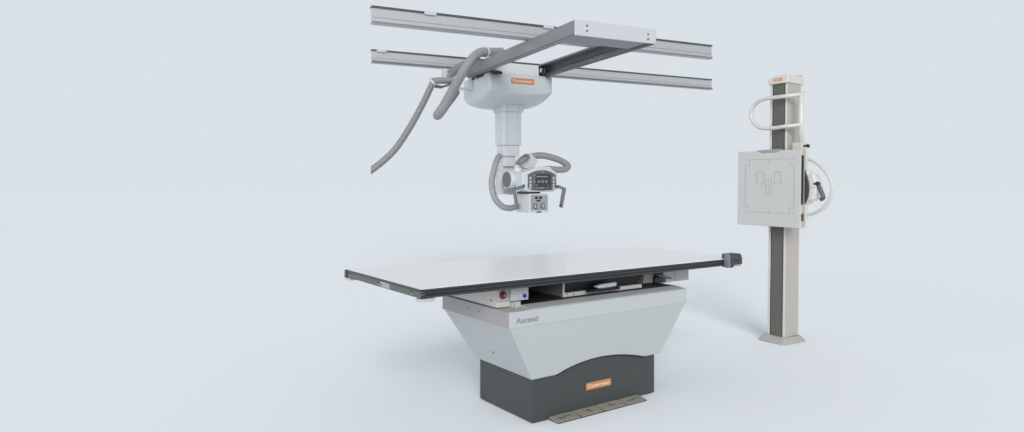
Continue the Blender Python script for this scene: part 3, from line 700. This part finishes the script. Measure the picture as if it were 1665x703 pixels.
# release lever
lp = [SQ(u, v, -.04) for u, v in ((1325,298.5),(1329,299.5),(1333,306),(1338.5,319),(1338,322.5),(1334.5,324))]
b = MB(); b.tube([lp[0], lp[1]], .020, 14, False); lv = b.build('lever_boss', 'black', S)
b = MB(); b.tube(lp[1:], .0155, 14, True); ll = b.build('release_lever', mat('lever_grey', (.085,.09,.095), .3), S)
b = MB(); b.cyl(lp[1]+Vector((0,.012,0)), lp[1]+Vector((0,-.016,-.002)), .019); b.build('lever_knuckle', 'black', ll, .003)
# side ring handle
rp = [SQ(u, v, -.05) for u, v in ((1306,257.6),(1318,259.8),(1331,267.5),(1344,281),(1351.5,296),(1353,311),(1347.5,328),(1336,340.5),(1322,347.5),(1306,350.6))]
b = MB(); b.tube(rp, .0125, 14, True); b.build('side_hoop', mat('hoop_grey', (.60,.62,.58), .35), S)
# overhead grab handle: post plus U loop
q0 = SQ(1301.3, 150, .03); q1 = SQ(1300.5, 243, .03)
b = MB(); b.tube([(.03, q0.y, q0.z), (.03, q0.y-.0, 1.54)], .019, 18, False); ps = b.build('handle_post', mat('hoop_white', (.66,.66,.64), .35), S)
b = MB(); b.cyl((.03, q0.y, q0.z), (.03, q0.y, q0.z+.006), .0195, .015); b.build('post_cap', 'pad', ps)
b = MB(); b.box(.0, .062, q0.y-.024, q0.y+.055, 1.525, 1.585); b.build('post_socket', 'cream', ps, .004)
hx = -.055
lpn = [(1300,153.4,.02),(1292,154.4,.0),(1275,156.8,-.05),(1258,159,-.055),(1243,161,-.055),(1231,166,-.055),(1222.5,175.5,-.055),(1219.8,187,-.055),(1223.5,199,-.055),(1232,207,-.055),(1243,209.3,-.055),(1258,208.6,-.055),(1275,206,-.05),(1292,204,.0),(1300,203,.02)]
b = MB(); b.tube([SQ(u, v, x) for u, v, x in lpn], .0155, 16, True); b.build('grab_loop', 'cream', S)
b = MB(); b.box(-.07, .03, y1s-.10, y1s-.02, 1.50, 1.515); b.box(PX+PD, -.001, .01, .12, 1.02, 1.46); b.build('carriage_plate', 'dark', S, .003)

# ================================================================== LIGHT: studio surround (procedural) and an added lamp
W = bpy.data.worlds.new('World'); sc.world = W; W.use_nodes = True
nt = W.node_tree; N = nt.nodes; L = nt.links; N.clear()
outw = N.new('ShaderNodeOutputWorld'); bg = N.new('ShaderNodeBackground'); L.new(bg.outputs[0], outw.inputs[0])
tc = N.new('ShaderNodeTexCoord'); nrm = N.new('ShaderNodeVectorMath'); nrm.operation = 'NORMALIZE'; L.new(tc.outputs['Generated'], nrm.inputs[0])
sep = N.new('ShaderNodeSeparateXYZ'); L.new(nrm.outputs[0], sep.inputs[0])
def ramp(src, a, b_):
    m = N.new('ShaderNodeMapRange'); m.interpolation_type = 'SMOOTHSTEP'; m.inputs[1].default_value = a; m.inputs[2].default_value = b_
    L.new(src, m.inputs[0]); return m.outputs[0]
def mix(f, a, c):
    m = N.new('ShaderNodeMix'); m.data_type = 'RGBA'; m.clamp_factor = True
    L.new(f, m.inputs[0])
    for s_, v in ((6, a), (7, c)):
        if isinstance(v, tuple): m.inputs[s_].default_value = (*v, 1)
        else: L.new(v, m.inputs[s_])
    return m.outputs[2]
def dotf(v):
    m = N.new('ShaderNodeVectorMath'); m.operation = 'DOT_PRODUCT'; L.new(nrm.outputs[0], m.inputs[0]); m.inputs[1].default_value = Vector(v).normalized(); return m.outputs['Value']
BACK = (.7011,.7529,.7991)
SIDE = (.58,.585,.59); LEFT = (1.55,1.56,1.60); TOP = (.38,.385,.39); RIGHT = (.62,.63,.64)
KEY = 12.0
c = mix(ramp(sep.outputs[0], .1, .8), SIDE, RIGHT)
c = mix(ramp(dotf((-.9,-.35,0)), .40, .85), c, LEFT)
c = mix(ramp(sep.outputs[2], .35, .75), c, TOP)
kd = Vector((math.sin(math.radians(3))*math.cos(math.radians(24)), -math.cos(math.radians(3))*math.cos(math.radians(24)), math.sin(math.radians(24))))
c = mix(ramp(dotf(kd), math.cos(math.radians(17)), math.cos(math.radians(11))), c, (KEY, KEY, KEY*.985))
c = mix(ramp(sep.outputs[1], .42, .66), c, BACK)
L.new(c, bg.inputs[0]); bg.inputs[1].default_value = 1.0
W.cycles.sampling_method = 'MANUAL'; W.cycles.sample_map_resolution = 1024
# one broad weak lamp overhead, added out of view for highlights on metal
ld = bpy.data.lights.new('added_overhead_lamp', 'AREA'); ld.shape = 'RECTANGLE'; ld.size = 5; ld.size_y = 3; ld.energy = 25
lo = bpy.data.objects.new('added_overhead_lamp', ld); C.objects.link(lo); lo.location = (2.5, -1.5, 5.5); lo.rotation_euler = (math.radians(35), 0, math.radians(12))
